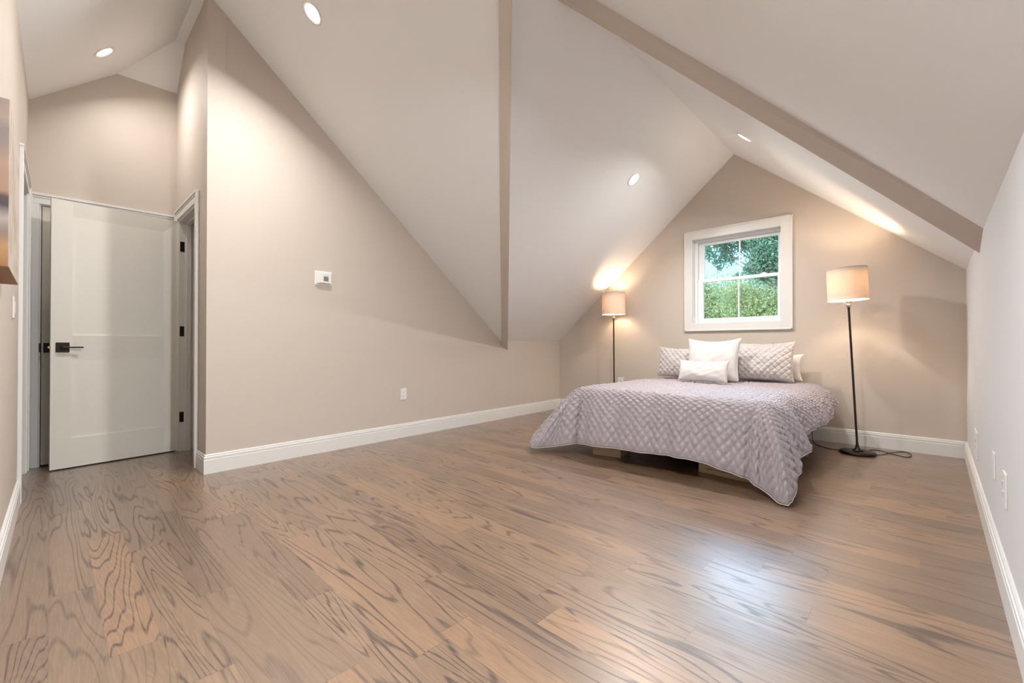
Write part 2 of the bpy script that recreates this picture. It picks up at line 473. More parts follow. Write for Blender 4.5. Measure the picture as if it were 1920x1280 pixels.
# return wall with doorway
rx0, rx1 = -4.86, -4.17
bm = bmesh.new()
def retp(x0, x1, z0, tops):
    poly_prism(bm, [(x0, YRET, z0), (x1, YRET, z0)] + [(x, YRET, z) for x, z in tops], (0, .12, 0))
retp(XE, rx0, 0, [(rx0, zf(rx0, 0)), (XE, 3.24)])
retp(rx0, rx1, 2.05, [(rx1, 3.53), (XE + .35, 3.53), (rx0, zf(rx0, 0))])
retp(rx1, LA.x - .001, 0, [(LA.x - .001, 3.53), (rx1, 3.53)])
struct(bmo('wall_return', bm, M_wall))
# small rooms behind the two doorways
bm = bmesh.new()
box(bm, XE - .12, XE, .91, 2.6, 0, 2.5); box(bm, XE, -4.05, 2.48, 2.6, 0, 2.5); box(bm, XE, -4.03, .91, 2.48, 2.4, 2.5)
struct(bmo('wall_closet', bm, M_wall))
bm = bmesh.new()
box(bm, -6.1, -5.98, -1.7, -.25, 0, 2.5); box(bm, -5.98, -3.2, -1.7, -1.58, 0, 2.5); box(bm, -3.3, -3.2, -1.58, -.27, 0, 2.5)
box(bm, -5.98, -3.3, -1.58, -.25, 2.4, 2.5); box(bm, XE - .5, XE - .38, -.25, 1.1, 0, 2.5); box(bm, XE - .5, XE - .119, .98, 1.1, 0, 2.5); box(bm, XE - .5, XE - .119, -.27, -.15, 0, 2.5); box(bm, XE - .5, XE - .119, -.15, .98, 2.4, 2.5); box(bm, -5.98, XE - .38, -.27, -.15, 0, 2.4)
struct(bmo('wall_landing', bm, M_wall))

# diagonal valley beams
def beam(name, lo, hi, t1=1.14, t0=-0.02):
    lo = [Vector(p) for p in lo]; hi = [Vector(p) for p in hi]
    bm = bmesh.new()
    a = [bm.verts.new(l + (h - l) * t0) for l, h in zip(lo, hi)]; b = [bm.verts.new(l + (h - l) * t1) for l, h in zip(lo, hi)]
    k = len(a); bm.faces.new(a); bm.faces.new(b)
    for i in range(k): bm.faces.new((a[i], a[(i + 1) % k], b[(i + 1) % k], b[i]))
    return struct(bmo(name, bm, M_wall))
beam('trim_1', [(-3.964, 3.947, 1.004), (-3.992, 3.987, .935), (-3.999, 4.099, .878), (-3.999, 4.099, 1.12)],
     [(-1.706, 1.678, 2.83), (-1.706, 1.678, 2.75), (-1.606, 1.678, 2.71), (-1.606, 1.678, 3.05)], 1.10)
beam('trim_2', [(.197, 3.448, 1.560), (.199, 3.737, 1.468), (.215, 3.80, 1.62)],
     [(-1.352, 2.075, 2.858), (-1.540, 1.995, 2.905), (-1.60, 2.10, 3.12)], 1.18)

# ------------------------------------------------------------------ baseboards
PROF = [(0, 0), (.016, 0), (.016, .100), (.0125, .1035), (.0145, .108), (.0145, .121), (.010, .1245), (.010, .134), (.0045, .140), (0, .140)]
def baseboard(name, p0, p1, nrm, m0=0, m1=0):
    p0, p1 = Vector(p0), Vector(p1); d = (p1 - p0).normalized(); nrm = Vector(nrm).normalized()
    bm = bmesh.new()
    a = [bm.verts.new(p0 + nrm * q - d * (q * m0) + Vector((0, 0, z))) for q, z in PROF]
    b = [bm.verts.new(p1 + nrm * q + d * (q * m1) + Vector((0, 0, z))) for q, z in PROF]
    k = len(a); bm.faces.new(a); bm.faces.new(b)
    for i in range(k): bm.faces.new((a[i], a[(i + 1) % k], b[(i + 1) % k], b[i]))
    return struct(bmo(name, bm, M_trim))
nL = (LB.y - LA.y, LA.x - LB.x, 0)
baseboard('baseboard_left', LA, LB, nL, 1, -1)
baseboard('baseboard_return', (LA.x, YRET, 0), (-4.09, YRET, 0), (0, -1, 0), 1, 0)
baseboard('baseboard_gable', LB, (XR, YG, 0), (0, -1, 0), -1, -1)
baseboard('baseboard_right', (XR, YG, 0), (XR, yn(XR), 0), (-1, 0, 0), -1, -1)
baseboard('baseboard_near', (XR, yn(XR), 0), (-3.92, yn(-3.92), 0), (0.01, 1, 0), -1, 0)

# ------------------------------------------------------------------ door casings and jambs (setting trim)
def casing(name, fn, legs, head, w=.08, dpt=.018):
    """fn maps (along, out, z) to the wall; legs=[(a0,a1)], head=(a0,a1,z0,z1)"""
    bm = bmesh.new()
    def cb(a0, a1, z0, z1, o0=0, o1=dpt, bev=.003):
        vs = box(bm, a0, a1, o0, o1, z0, z1, bev)
    for a0, a1, outer in legs:
        cb(a0, a1, 0, head[2])
        b = .016
        if outer < 0: cb(a0 - .001, a0 + b, 0, head[3] - .016, 0, dpt + .008)
        else: cb(a1 - b, a1 + .001, 0, head[3] - .016, 0, dpt + .008)
    cb(head[0], head[1], head[2], head[3] - .014)
    cb(head[0] - .004, head[1] + .004, head[3] - .018, head[3], 0, dpt + .010)
    cb(head[0], head[1], head[3] - .034, head[3] - .026, 0, dpt + .005, .002)
    for v in bm.verts: v.co = Vector(fn(*v.co))
    return struct(bmo(name, bm, M_trim))
casing('trim_3', lambda a, o, z: (XE + o, a, z), [(-.115, -.062, -1), (.758, .788, 1)], (-.115, .788, 2.03, 2.112))
casing('trim_4', lambda a, o, z: (a, YRET - o, z), [(-4.25 + .08, -4.09, 1), (-4.94, -4.862, -1)], (-4.94, -4.09, 2.05, 2.135))
casing('trim_5', lambda a, o, z: (a, yn(a) + o, z), [(-4.0, -3.92, 1), (-4.91, -4.83, -1)], (-4.91, -3.92, 2.06, 2.145), dpt=.012)
bm = bmesh.new()     # jamb of the open doorway
box(bm, rx0, rx0 + .016, YRET - .004, YRET + .124, 0, 2.05); box(bm, rx1 - .016, rx1, YRET - .004, YRET + .124, 0, 2.05)
box(bm, rx0 + .016, rx1 - .016, YRET - .004, YRET + .124, 2.034, 2.05)
box(bm, rx0 + .016, rx0 + .028, YRET + .05, YRET + .085, 0, 2.034); box(bm, rx0 + .016, rx1 - .016, YRET + .05, YRET + .085, 2.022, 2.034)
box(bm, rx0 - .06, rx0, YRET + .12, YRET + .138, 0, 2.11, .003)
jamb = struct(bmo('trim_6', bm, M_trim))
bm = bmesh.new()     # jamb of the landing doorway
box(bm, dx0, dx0 + .016, yn(-4.8) - .122, yn(-4.8) + .003, 0, 2.06); box(bm, dx1 - .016, dx1, yn(-4) - .122, yn(-4) + .003, 0, 2.06)
box(bm, dx0 + .016, dx1 - .016, yn(-4.4) - .122, yn(-4.4) + .003, 2.044, 2.06)
struct(bmo('trim_7', bm, M_trim))
bm = bmesh.new()
box(bm, XE - .118, XE - .002, ey0 - .0, ey0 + .008, 0, 2.03); box(bm, XE - .118, XE - .002, ey1 - .008, ey1, 0, 2.03); box(bm, XE - .118, XE - .002, ey0 + .008, ey1 - .008, 2.022, 2.03)
struct(bmo('trim_8', bm, M_trim))

# ------------------------------------------------------------------ doors
def door_leaf(name, W, H, D, panels, kind=True):
    """local x along width, y=0 the room face (room side is -y), z up; shaker panels recessed on both faces"""
    bm = bmesh.new()
    xs = sorted({0, W} | {p[0] for p in panels} | {p[1] for p in panels})
    zs = sorted({0, H} | {p[2] for p in panels} | {p[3] for p in panels})
    for side, y in ((0, 0), (1, D)):
        g = {}
        for x in xs:
            for z in zs: g[x, z] = bm.verts.new((x, y, z))
        for i in range(len(xs) - 1):
            for j in range(len(zs) - 1):
                f = bm.faces.new((g[xs[i], zs[j]], g[xs[i + 1], zs[j]], g[xs[i + 1], zs[j + 1]], g[xs[i], zs[j + 1]]))
                if any(p[0] <= xs[i] < p[1] and p[2] <= zs[j] < p[3] for p in panels):
                    r = bmesh.ops.inset_region(bm, faces=[f], thickness=.016, depth=0)
                    for v in f.verts: v.co.y += .010 if side == 0 else -.010
        for (u, v) in ((0, 1),):
            pass
        if side == 0: g0 = g
    g1 = g
    def strip(keys):
        for a, b in zip(keys, keys[1:]): bm.faces.new((g0[a], g0[b], g1[b], g1[a]))
    strip([(0, z) for z in zs]); strip([(W, z) for z in zs]); strip([(x, 0) for x in xs]); strip([(x, H) for x in xs])
    return bmo(name, bm, M_door)

def lever(parent, x, z, direction, y=0.0, s=1):
    """square rose and lever on face y, room side is -y*s"""
    bm = bmesh.new(); box(bm, x - .037, x + .037, y - .008 * s, y, z - .037, z + .037, .0015)
    if s < 0: bm.clear(); box(bm, x - .037, x + .037, y, y + .008, z - .037, z + .037, .0015)
    h = bmo('handle_rose', bm, M_bronze, parent)
    bm = bmesh.new()
    tube(bm, [(x, y - .008 * s, z), (x, y - .022 * s, z)], .017, 18)
    tube(bm, [(x, y - .020 * s, z), (x, y - .045 * s, z)], .010, 14)
    box(bm, min(x - .01 * direction, x + .108 * direction), max(x - .01 * direction, x + .108 * direction), min(y - .040 * s, y - .054 * s), max(y - .040 * s, y - .054 * s), z - .0055, z + .0055, .003)
    bmo('handle_lever', bm, M_bronze, h)
    return h

# open leaf, hinged on the far jamb of the return doorway
d2 = bpy.data.objects.new('door_2', None); COL.objects.link(d2); struct(d2)
d2.location = (-4.751, .001, .010)
d2.rotation_euler = (0, 0, math.atan2(.789, -.110))
lf = door_leaf('door_leaf', .798, 2.03, .035, [(.118, .685, .222, .817), (.118, .685, 1.006, 1.917)])
lf.parent = d2
# local +y for this rotation points to -x world (away from the room): room face is y=0
lever(lf, .064, .914, 1)
lever(lf, .064, .914, 1, y=.035, s=-1)
bm = bmesh.new(); box(bm, -.0015, 0, .008, .027, .886, .942); box(bm, -.012, -.0015, .011, .024, .906, .922, .002)
bmo('latch', bm, M_brass, lf)
for z in (1.806, 1.053, .292):
    bm = bmesh.new(); tube(bm, [(.803, -.004, z - .045), (.803, -.004, z + .045)], .006, 12)
    bmo('hinge_barrel', bm, M_bronze, lf)
for z in (1.816, 1.063, .302):
    bm = bmesh.new(); box(bm, rx0 + .016, rx0 + .0185, YRET + .004, YRET + .036, z - .045, z + .045, .001)
    h = bmo('hinge_plate', bm, M_bronze, jamb)

# closed door in the end wall
d1 = bpy.data.objects.new('door_1', None); COL.objects.link(d1); struct(d1)
d1.location = (XE - .004, ey0 + .012, .012); d1.rotation_euler = (0, 0, math.radians(90))
lf1 = door_leaf('door_leaf', .791, 2.006, .035, [(.118, .665, .222, .817), (.118, .665, 1.006, 1.90)])
lf1.parent = d1
lever(lf1, .048, .908, 1)
bm = bmesh.new(); box(bm, XE + .0005, XE + .003, -.0605, -.052, .885, .955)
st = struct(bmo('trim_9', bm, M_bronze))

# ------------------------------------------------------------------ window
w1 = bpy.data.objects.new('window_1', None); COL.objects.link(w1); struct(w1)
w1.location = (0, YG, 0)
def wbox(name, parts, mat=M_trim, parent=w1, bev=.002):
    bm = bmesh.new()
    for p in parts: box(bm, *p, bev)
    return bmo(name, bm, mat, parent)
ox0, ox1, oz0, oz1 = -2.158, -1.050, 1.106, 2.276
ix0, ix1, iz0, iz1 = -2.068, -1.152, 1.196, 2.178
wbox('window_casing', [(ox0, ix0, -.020, 0, oz0, oz1), (ix1, ox1, -.020, 0, oz0, oz1), (ix0, ix1, -.020, 0, oz0, iz0), (ix0, ix1, -.020, 0, iz1, oz1),
                       (ox0 - .004, ox0 + .012, -.026, 0, oz0 - .004, oz1 + .004), (ox1 - .012, ox1 + .004, -.026, 0, oz0 - .004, oz1 + .004),
                       (ox0, ox1, -.026, 0, oz1 - .012, oz1 + .004), (ox0, ox1, -.026, 0, oz0 - .004, oz0 + .012)])
wbox('window_jamb', [(wx0 + .001, ix0, -.001, .155, wz0 + .001, wz1 - .001), (ix1, wx1 - .001, -.001, .155, wz0 + .001, wz1 - .001), (ix0, ix1, -.001, .155, wz0 + .001, iz0), (ix0, ix1, -.001, .155, iz1, wz1 - .001)], bev=0)
fr = wbox('window_frame', [(ix0, ix0 + .030, .065, .15, iz0, iz1), (ix1 - .022, ix1, .065, .15, iz0, iz1), (ix0 + .03, ix1 - .022, .065, .15, iz0, iz0 + .022), (ix0 + .03, ix1 - .022, .065, .15, iz1 - .025, iz1)], M_vinyl)
fx0, fx1 = ix0 + .032, ix1 - .024
gx0, gx1 = -1.972, -1.203
def sash(y0, y1, z0, z1, gz0, gz1):
    s_ = wbox('window_sash', [(fx0, gx0, y0, y1, z0, z1), (gx1, fx1, y0, y1, z0, z1), (gx0, gx1, y0, y1, z0, gz0), (gx0, gx1, y0, y1, gz1, z1)], M_vinyl, bev=.003)
    ym = (y0 + y1) / 2
    bm = bmesh.new(); box(bm, gx0, gx1, ym - .002, ym + .002, gz0, gz1); bmo('window_pane', bm, M_glass, s_)
    bm = bmesh.new(); box(bm, -1.594, -1.580, ym - .008, ym - .0022, gz0, gz1); box(bm, -1.594, -1.580, ym + .0022, ym + .008, gz0, gz1); bmo('muntin', bm, M_vinyl, s_)
    return s_
sash(.104, .132, 1.690, 2.152, 1.715, 2.116)
ls = sash(.070, .098, 1.219, 1.712, 1.252, 1.676)
for xx in (-1.86, -1.34):
    bm = bmesh.new(); box(bm, xx - .03, xx + .03, .074, .098, 1.7125, 1.722, .003); box(bm, xx - .012, xx + .016, .078, .094, 1.722, 1.730, .003)
    bmo('sash_lock', bm, M_vinyl, ls)

# ------------------------------------------------------------------ ceiling downlights
def downlight(x, y, zfun, label, group='recessed ceiling downlights', energy=15, col=(1, .975, .945), spread=145, aim=.5):
    z = zfun(x, y)
    nx = zfun(x + 1, y) - z; ny = zfun(x, y + 1) - z
    nrm = Vector((nx, ny, -1)).normalized()            # pointing into the room
    t = thing('downlight', label, 'ceiling light', (x, y, z), 0, group)
    t.rotation_mode = 'QUATERNION'; t.rotation_quaternion = nrm.to_track_quat('Z', 'Y')
    bm = bmesh.new(); lathe(bm, [(.076, .0005), (.076, .003), (.070, .006), (.060, .004), (.054, .0012)], seg=40, cap0=False, cap1=False)
    bmo('trim_ring', bm, M_plate, t, True)
    bm = bmesh.new(); lathe(bm, [(.053, .0010), (.035, .0022), (.0, .0026)], seg=40, cap0=False, cap1=False)
    bmesh.ops.remove_doubles(bm, verts=bm.verts, dist=1e-5)
    bmo('lens', bm, M_lens, t, True)
    ld = bpy.data.lights.new('downlight_lamp', 'AREA'); ld.shape = 'DISK'; ld.size = .09; ld.energy = energy; ld.color = col; ld.spread = math.radians(spread)
    lo = bpy.data.objects.new('downlight_lamp', ld); COL.objects.link(lo)
    down = (nrm * (1 - aim) + Vector((0, 0, -1)) * aim).normalized()   # eyeball turned down
    lo.location = Vector((x, y, z)) + nrm * .012
    lo.rotation_euler = (down).to_track_quat('-Z', 'Y').to_euler()
    return t
downlight(-3.035, 1.215, zc, 'round lit downlight high on the dormer slope, cut by the top edge of the photo')
downlight(-2.119, 3.944, zl, 'round lit downlight on the left slope above the left floor lamp', energy=11)
downlight(-1.15, 4.021, zr, 'round downlight seen edge-on on the right slope above the window', energy=9)
downlight(-4.517, .272, zh, 'round lit downlight on the hallway ceiling above the white door', energy=2.9, col=(1, .96, .93), spread=150, aim=.35)
downlight(-1.9, 1.0, zc, 'unseen fill downlight added above the camera near the ridge', energy=30, col=(.93, .97, 1.0), spread=170)  # added out of view as fill, to brighten the whole room
downlight(-.75, .9, zr, 'unseen fill downlight added on the right slope above the camera', energy=30, col=(.93, .97, 1.0), spread=170)  # second added fill lamp, also outside the view

# ------------------------------------------------------------------ floor lamps
def floor_lamp(x, y, lean, label, cord=None, watts=7.0):
    t = thing('floor_lamp', label, 'floor lamp', (x, y, 0), 0, 'floor lamps beside the bed')
    bm = bmesh.new(); lathe(bm, [(.118, 0), (.128, .003), (.130, .012), (.127, .020), (.118, .024), (.03, .026)], seg=56)
    bmo('base', bm, M_bronze, t, True)
    R_ = Matrix.Translation((0, 0, .026)) @ Matrix.Rotation(lean, 4, 'Y') @ Matrix.Translation((0, 0, -.026))
    bm = bmesh.new(); lathe(bm, [(.042, .0255), (.040, .032), (.026, .038), (.018, .048), (.013, .066), (.010, .085), (.0085, .11), (.0085, 1.26), (.011, 1.265), (.011, 1.275)], seg=20, M=R_)
    bmo('pole', bm, M_pole, t, True)
    bm = bmesh.new(); lathe(bm, [(.012, 1.275), (.019, 1.280), (.021, 1.300), (.019, 1.304), (.021, 1.308), (.023, 1.335), (.020, 1.345), (.016, 1.35)], seg=24, M=R_)
    so = bmo('socket', bm, M_chrome, t, True)
    bm = bmesh.new()
    cx_ = -.034
    tube(bm, [R_ @ Vector((-.020, 0, 1.315)), R_ @ Vector((cx_, 0, 1.313))], .003, 8)
    p0 = R_ @ Vector((cx_, 0, 1.312))
    for k in range(30):
        c = p0 + Vector((0, 0, -.004 * k)); bmesh.ops.create_icosphere(bm, subdivisions=1, radius=.0016, matrix=Matrix.Translation(c))
    bmesh.ops.create_icosphere(bm, subdivisions=2, radius=.0065, matrix=Matrix.Translation(p0 + Vector((0, 0, -.123))))
    bmo('pull_chain', bm, M_chrome, so, True)
    # bulb
    bm = bmesh.new(); lathe(bm, [(.013, 1.348), (.015, 1.362), (.026, 1.385), (.030, 1.408), (.027, 1.428), (.015, 1.444), (.002, 1.448)], seg=24, M=R_)
    bmo('light_bulb', bm, M_bulb, t, True)
    # spider frame
    bm = bmesh.new()
    for k in range(3):
        a = k * 2 * math.pi / 3 + .5
        tube(bm, [R_ @ Vector((.014 * math.cos(a), .014 * math.sin(a), 1.349)), R_ @ Vector((.05 * math.cos(a), .05 * math.sin(a), 1.352)), R_ @ Vector((.1485 * math.cos(a), .1485 * math.sin(a), 1.372))], .0018, 6)
    bmo('spider_frame', bm, M_chrome, t, True)
    # shade
    bm = bmesh.new()
    lathe(bm, [(.1515, 1.335), (.1495, 1.337), (.1485, 1.375), (.1465, 1.56), (.1450, 1.612), (.1465, 1.615), (.1435, 1.615), (.1450, 1.56), (.1470, 1.375), (.1480, 1.337)], seg=72, M=R_, cap0=False, cap1=False)
    sh = bmo('lamp_shade', bm, M_shade, t, True)
    for z, r in ((1.336, .1505), (1.614, .1455)):
        bm = bmesh.new()
        lathe(bm, [(r - .0005, z - .003), (r + .0022, z - .003), (r + .0022, z + .003), (r - .0005, z + .003)], seg=72, M=R_, cap0=False, cap1=False)
        bmo('shade_trim', bm, M_lining, sh, True)
    bm = bmesh.new()
    ring = [R_ @ Vector((.146 * math.cos(a), .146 * math.sin(a), 1.632)) for a in [k * math.pi / 18 for k in range(37)]]
    if cord is None: tube(bm, ring, .0022, 6)
    else: tube(bm, [R_ @ Vector((-.145, 0, 1.608)), R_ @ Vector((.145, 0, 1.608))], .002, 6)
    bmo('top_ring', bm, M_chrome, sh, True)
    ld = bpy.data.lights.new('bulb_light', 'POINT'); ld.energy = watts; ld.color = (1, .78, .55); ld.shadow_soft_size = .032
    lo = bpy.data.objects.new('bulb_light', ld); COL.objects.link(lo)
    lo.location = Vector((x, y, 0)) + R_ @ Vector((0, 0, 1.47))
    if cord:
        for path in cord:
            bm = bmesh.new(); tube(bm, spline([Vector(p) - Vector((x, y, 0)) for p in path], 8), .0032, 8)
            bmo('power_cord', bm, M_black, t, True)
    return t
floor_lamp(-.489, 4.848, math.radians(-2.6), 'tall bronze floor lamp with drum shade, right of the bed',
           cord=[[(-.79, 5.236, .40), (-.81, 5.205, .36), (-.86, 5.16, .20), (-.865, 5.12, .06), (-.84, 5.06, .006), (-.78, 4.96, .004), (-.70, 4.885, .004), (-.61, 4.86, .006)],
                 [(-.45, 4.97, .006), (-.41, 5.09, .004), (-.36, 5.10, .004), (-.30, 5.05, .004), (-.235, 4.985, .004), (-.175, 4.96, .004), (-.150, 5.02, .004), (-.155, 5.12, .004), (-.19, 5.19, .004), (-.23, 5.16, .004), (-.28, 5.05, .0065), (-.33, 4.93, .004), (-.37, 4.87, .006)]])
floor_lamp(-3.0, 5.05, math.radians(-.4), 'tall bronze floor lamp with drum shade, left of the bed under the left slope', watts=4.5)

# ------------------------------------------------------------------ outlets, switches, thermostat
def plate_M(o, xdir, nrm):
    """local x = xdir, local y = into the wall, z up"""
    x = Vector(xdir).normalized(); y = -Vector(nrm).normalized(); z = x.cross(y)
    m = Matrix((x, y, z)).transposed().to_4x4(); m.translation = Vector(o); return m
def outlet(name, label, o, xdir, nrm, kind='duplex', w=.070, h=.115, cat='wall outlet', group=None, plug=False):
    t = thing(name, label, cat, (0, 0, 0), 0, group)
    t.matrix_world = plate_M(o, xdir, nrm)
    t.rotation_mode = 'QUATERNION'
    bm = bmesh.new(); box(bm, -w / 2, w / 2, -.007, 0, -h / 2, h / 2, .002); bmo('cover_plate', bm, M_plate, t)
    if kind == 'duplex':
        for s in (-1, 1):
            bm = bmesh.new(); box(bm, -.0165, .0165, -.0095, -.0072, s * .0195 - .0135, s * .0195 + .0135, .001)
            r = bmo('receptacle', bm, M_plate, t)
            bm = bmesh.new()
            box(bm, -.0085, -.0062, -.0098, -.0093, s * .0195 - .002, s * .0195 + .007); box(bm, .0058, .0082, -.0098, -.0093, s * .0195 - .001, s * .0195 + .006)
            tube(bm, [(0, -.0099, s * .0195 - .0075), (0, -.0093, s * .0195 - .0075)], .0026, 10)
            bmo('slots', bm, M_slot, r)
    elif kind == 'switch':
        k = int(round((w - .025) / .046))
        for i in range(k):
            cx = (i - (k - 1) / 2) * .046
            bm = bmesh.new(); box(bm, cx - .0165, cx + .0165, -.0095, -.0072, -.033, .033, .001); bmo('rocker', bm, M_plate, t)
    return t
nv = Vector(nL).normalized(); dv = (LB - LA).normalized()
yo = 2.50
outlet('wall_outlet', 'white duplex outlet low on the long left wall', (xl(yo), yo, .44), -dv if False else dv, nv, group='white duplex outlets')
og = outlet('wall_outlet', 'white duplex outlet with a black plug, between the bed and the right floor lamp', (-.785, YG, .443), (1, 0, 0), (0, -1, 0), w=.078, group='white duplex outlets')
bm = bmesh.new(); box(bm, -.019, .012, -.030, -.0100, -.036, -.006, .004); bmo('plug', bm, M_black, og)
outlet('wall_outlet', 'white outlet on the gable wall just above the bed, right of the left floor lamp', (-3.025, YG, .452), (1, 0, 0), (0, -1, 0), w=.085, group='white duplex outlets')
XRf = XR
outlet('wall_outlet', 'wide white outlet plate on the right wall, nearest the far corner', (XRf, 4.08, .315), (0, -1, 0), (-1, 0, 0), w=.26, h=.165, kind='duplex', group='outlet plates low on the right wall')
outlet('wall_plate', 'narrow white blank plate, middle of the three low on the right wall', (XRf, 2.90, .410), (0, -1, 0), (-1, 0, 0), w=.075, h=.115, kind='blank', group='outlet plates low on the right wall', cat='wall plate')
outlet('wall_outlet', 'white outlet plate on the right wall, closest to the camera', (XRf, 2.47, .405), (0, -1, 0), (-1, 0, 0), w=.085, h=.125, group='outlet plates low on the right wall')
outlet('light_switch', 'white light switch beside the landing doorway, under the picture', (-3.50, yn(-3.5), 1.14), (-1, 0, 0), (0, 1, 0), kind='switch', cat='light switch')

# thermostat
yt = 1.66
th = thing('thermostat', 'small white thermostat with grey screen on the long left wall', 'thermostat')
th.matrix_world = plate_M((xl(yt), yt, 1.527), dv, nv)
bm = bmesh.new(); box(bm, -.077, .077, -.008, 0, -.062, .062, .004); bmo('back_plate', bm, M_plate, th)
bm = bmesh.new(); box(bm, -.066, .064, -.027, -.0082, -.052, .054, .007); body = bmo('housing', bm, M_plate, th)
bm = bmesh.new(); box(bm, -.008, .036, -.0278, -.0268, -.026, .016); bmo('screen', bm, M_lcd, th)
bm = bmesh.new(); box(bm, -.045, .048, -.0276, -.0268, -.046, -.042, .0003); bmo('flap_line', bm, M_slot, body)
def text(name, s, size, mat, parent, M):
    c = bpy.data.curves.new(name, 'FONT'); c.body = s; c.size = size; c.extrude = .0002; c.align_x = 'CENTER'
    tmp = bpy.data.objects.new(name, c); COL.objects.link(tmp)
    dg = bpy.context.evaluated_depsgraph_get(); me = bpy.data.meshes.new_from_object(tmp.evaluated_get(dg))
    bpy.data.objects.remove(tmp); bpy.data.curves.remove(c)
    o = bpy.data.objects.new(name, me); me.materials.clear(); me.materials.append(mat)
    link(o, parent); o.matrix_local = M; return o
text('lettering', 'Honeywell', .011, simple('grey_print', (.35, .33, .30), .6), body, Matrix.Translation((.014, -.0274, .024)) @ Matrix.Rotation(math.pi / 2, 4, 'X'))

# ------------------------------------------------------------------ canvas picture on the near wall
pic = thing('canvas_picture', 'gallery-wrapped abstract canvas in browns and greys at the far left edge', 'picture', (-2.15, yn(-2.4), 1.195))
# local: x towards -X
cw, chh, cd = .63, .54, .055
bm = bmesh.new(); box(bm, -cw, 0, .006, cd, 0, chh, .002)
cv = bmo('canvas', bm, [M_canvas, M_canvas_face], pic)
for p in cv.data.polygons:
    if p.normal.y > .9: p.material_index = 1
bm = bmesh.new(); box(bm, -cw + .02, -.02, 0, .0055, .02, chh - .02); bmo('stretcher', bm, M_bark, pic)

# ------------------------------------------------------------------ bed
bx0, bx1, by0, by1 = -2.30, -.80, 3.22, 5.20
bed = thing('bed', 'queen bed without headboard under the gable window', 'bed', ((bx0 + bx1) / 2, by0, 0))
def lbox(name, x0, x1, y0, y1, z0, z1, mat, bev=.02):
    bm = bmesh.new(); box(bm, x0, x1, y0, y1, z0, z1, bev); o = bmo(name, bm, mat, bed); return o
hw = (bx1 - bx0) / 2; L_ = by1 - by0
lbox('mattress', -hw, hw, 0, L_, .315, .530, M_mattress, .045)
lbox('box_spring', -hw + .01, hw - .01, .01, L_ - .01, .175, .313, M_spring, .015)
bm = bmesh.new()
for s in (-1, 1): box(bm, s * (hw - .04) - .018, s * (hw - .04) + .018, .03, L_ - .03, .140, .174)
for yy in (.03, .5, 1.0, 1.5, L_ - .07): box(bm, -hw + .06, hw - .06, yy, yy + .036, .140, .172)
bmo('bed_frame', bm, M_black, bed)
for sx_ in (-1, 0, 1):
    for yy in (.42, 1.02, L_ - .10):
        bm = bmesh.new(); lathe(bm, [(.018, 0), (.022, .004), (.022, .012), (.014, .016), (.014, .1398)], c=(sx_ * (hw - .12), yy, 0), seg=16)
        bmo('leg', bm, M_black, bed, True)

# cardboard boxes under the foot of the bed
def carton(name, label, p0, p1, depth, h, txt=None):
    p0, p1 = Vector(p0), Vector(p1); d = p1 - p0; W = d.length
    t = thing(name, label, 'cardboard box', p0, math.atan2(d.y, d.x), 'cardboard boxes under the bed')
    bm = bmesh.new(); box(bm, 0, W, 0, depth, 0, h, .003); b = bmo('carton_body', bm, M_card, t)
    bm = bmesh.new(); box(bm, .001, W - .001, .001, depth / 2 - .001, h, h + .003); box(bm, .001, W - .001, depth / 2 + .001, depth - .001, h, h + .003)
    bmo('flap', bm, M_card, t)
    bm = bmesh.new(); box(bm, -.0006, W + .0006, depth / 2 - .025, depth / 2 + .025, h + .003, h + .0034); bmo('packing_tape', bm, simple('tape', (.55, .42, .28), .25), t)
    if txt: text('lettering', txt, .021, M_ink, b, Matrix.Translation((W * .42, -.0006, h * .24)) @ Matrix.Rotation(math.pi / 2, 4, 'X'))
    return t
carton('cardboard_box', 'plain brown cardboard box under the left foot of the bed', (-2.135, 3.238, 0), (-1.893, 3.285, 0), .26, .128)
carton('cardboard_box', 'brown cardboard box printed with a web address under the right foot of the bed', (-1.276, 3.342, 0), (-.905, 3.310, 0), .30, .128, 'www.ommmuts1s.com')

# ------------------------------------------------------------------ quilted comforter
def quilt_h(U, V, p=.060):
    """puffed diamond quilting with one sharp side per diamond"""
    wob = .006 * np.sin(9 * U + 4 * V) + .005 * np.sin(13 * V - 5 * U)
    a = (U + V + wob) / p; b = (U - V + wob * .6) / p
    ia, ib = np.floor(a), np.floor(b); fa, fb = a - ia, b - ib
    rnd = np.abs(np.sin(ia * 12.9898 + ib * 78.233) * 43758.5453) % 1.0
    rnd2 = np.abs(np.sin(ia * 39.3468 + ib * 11.135) * 24634.6345) % 1.0
    pa = np.clip(fa / .45, 0, 1) * np.clip((1 - fa) / .22, 0, 1)      # slow rise, quicker drop
    pb = np.clip(fb / .30, 0, 1) * np.clip((1 - fb) / .30, 0, 1)
    h = np.sin(pa * np.pi / 2) ** .8 * np.sin(pb * np.pi / 2) ** .8
    return h * (.75 + .5 * rnd), rnd2

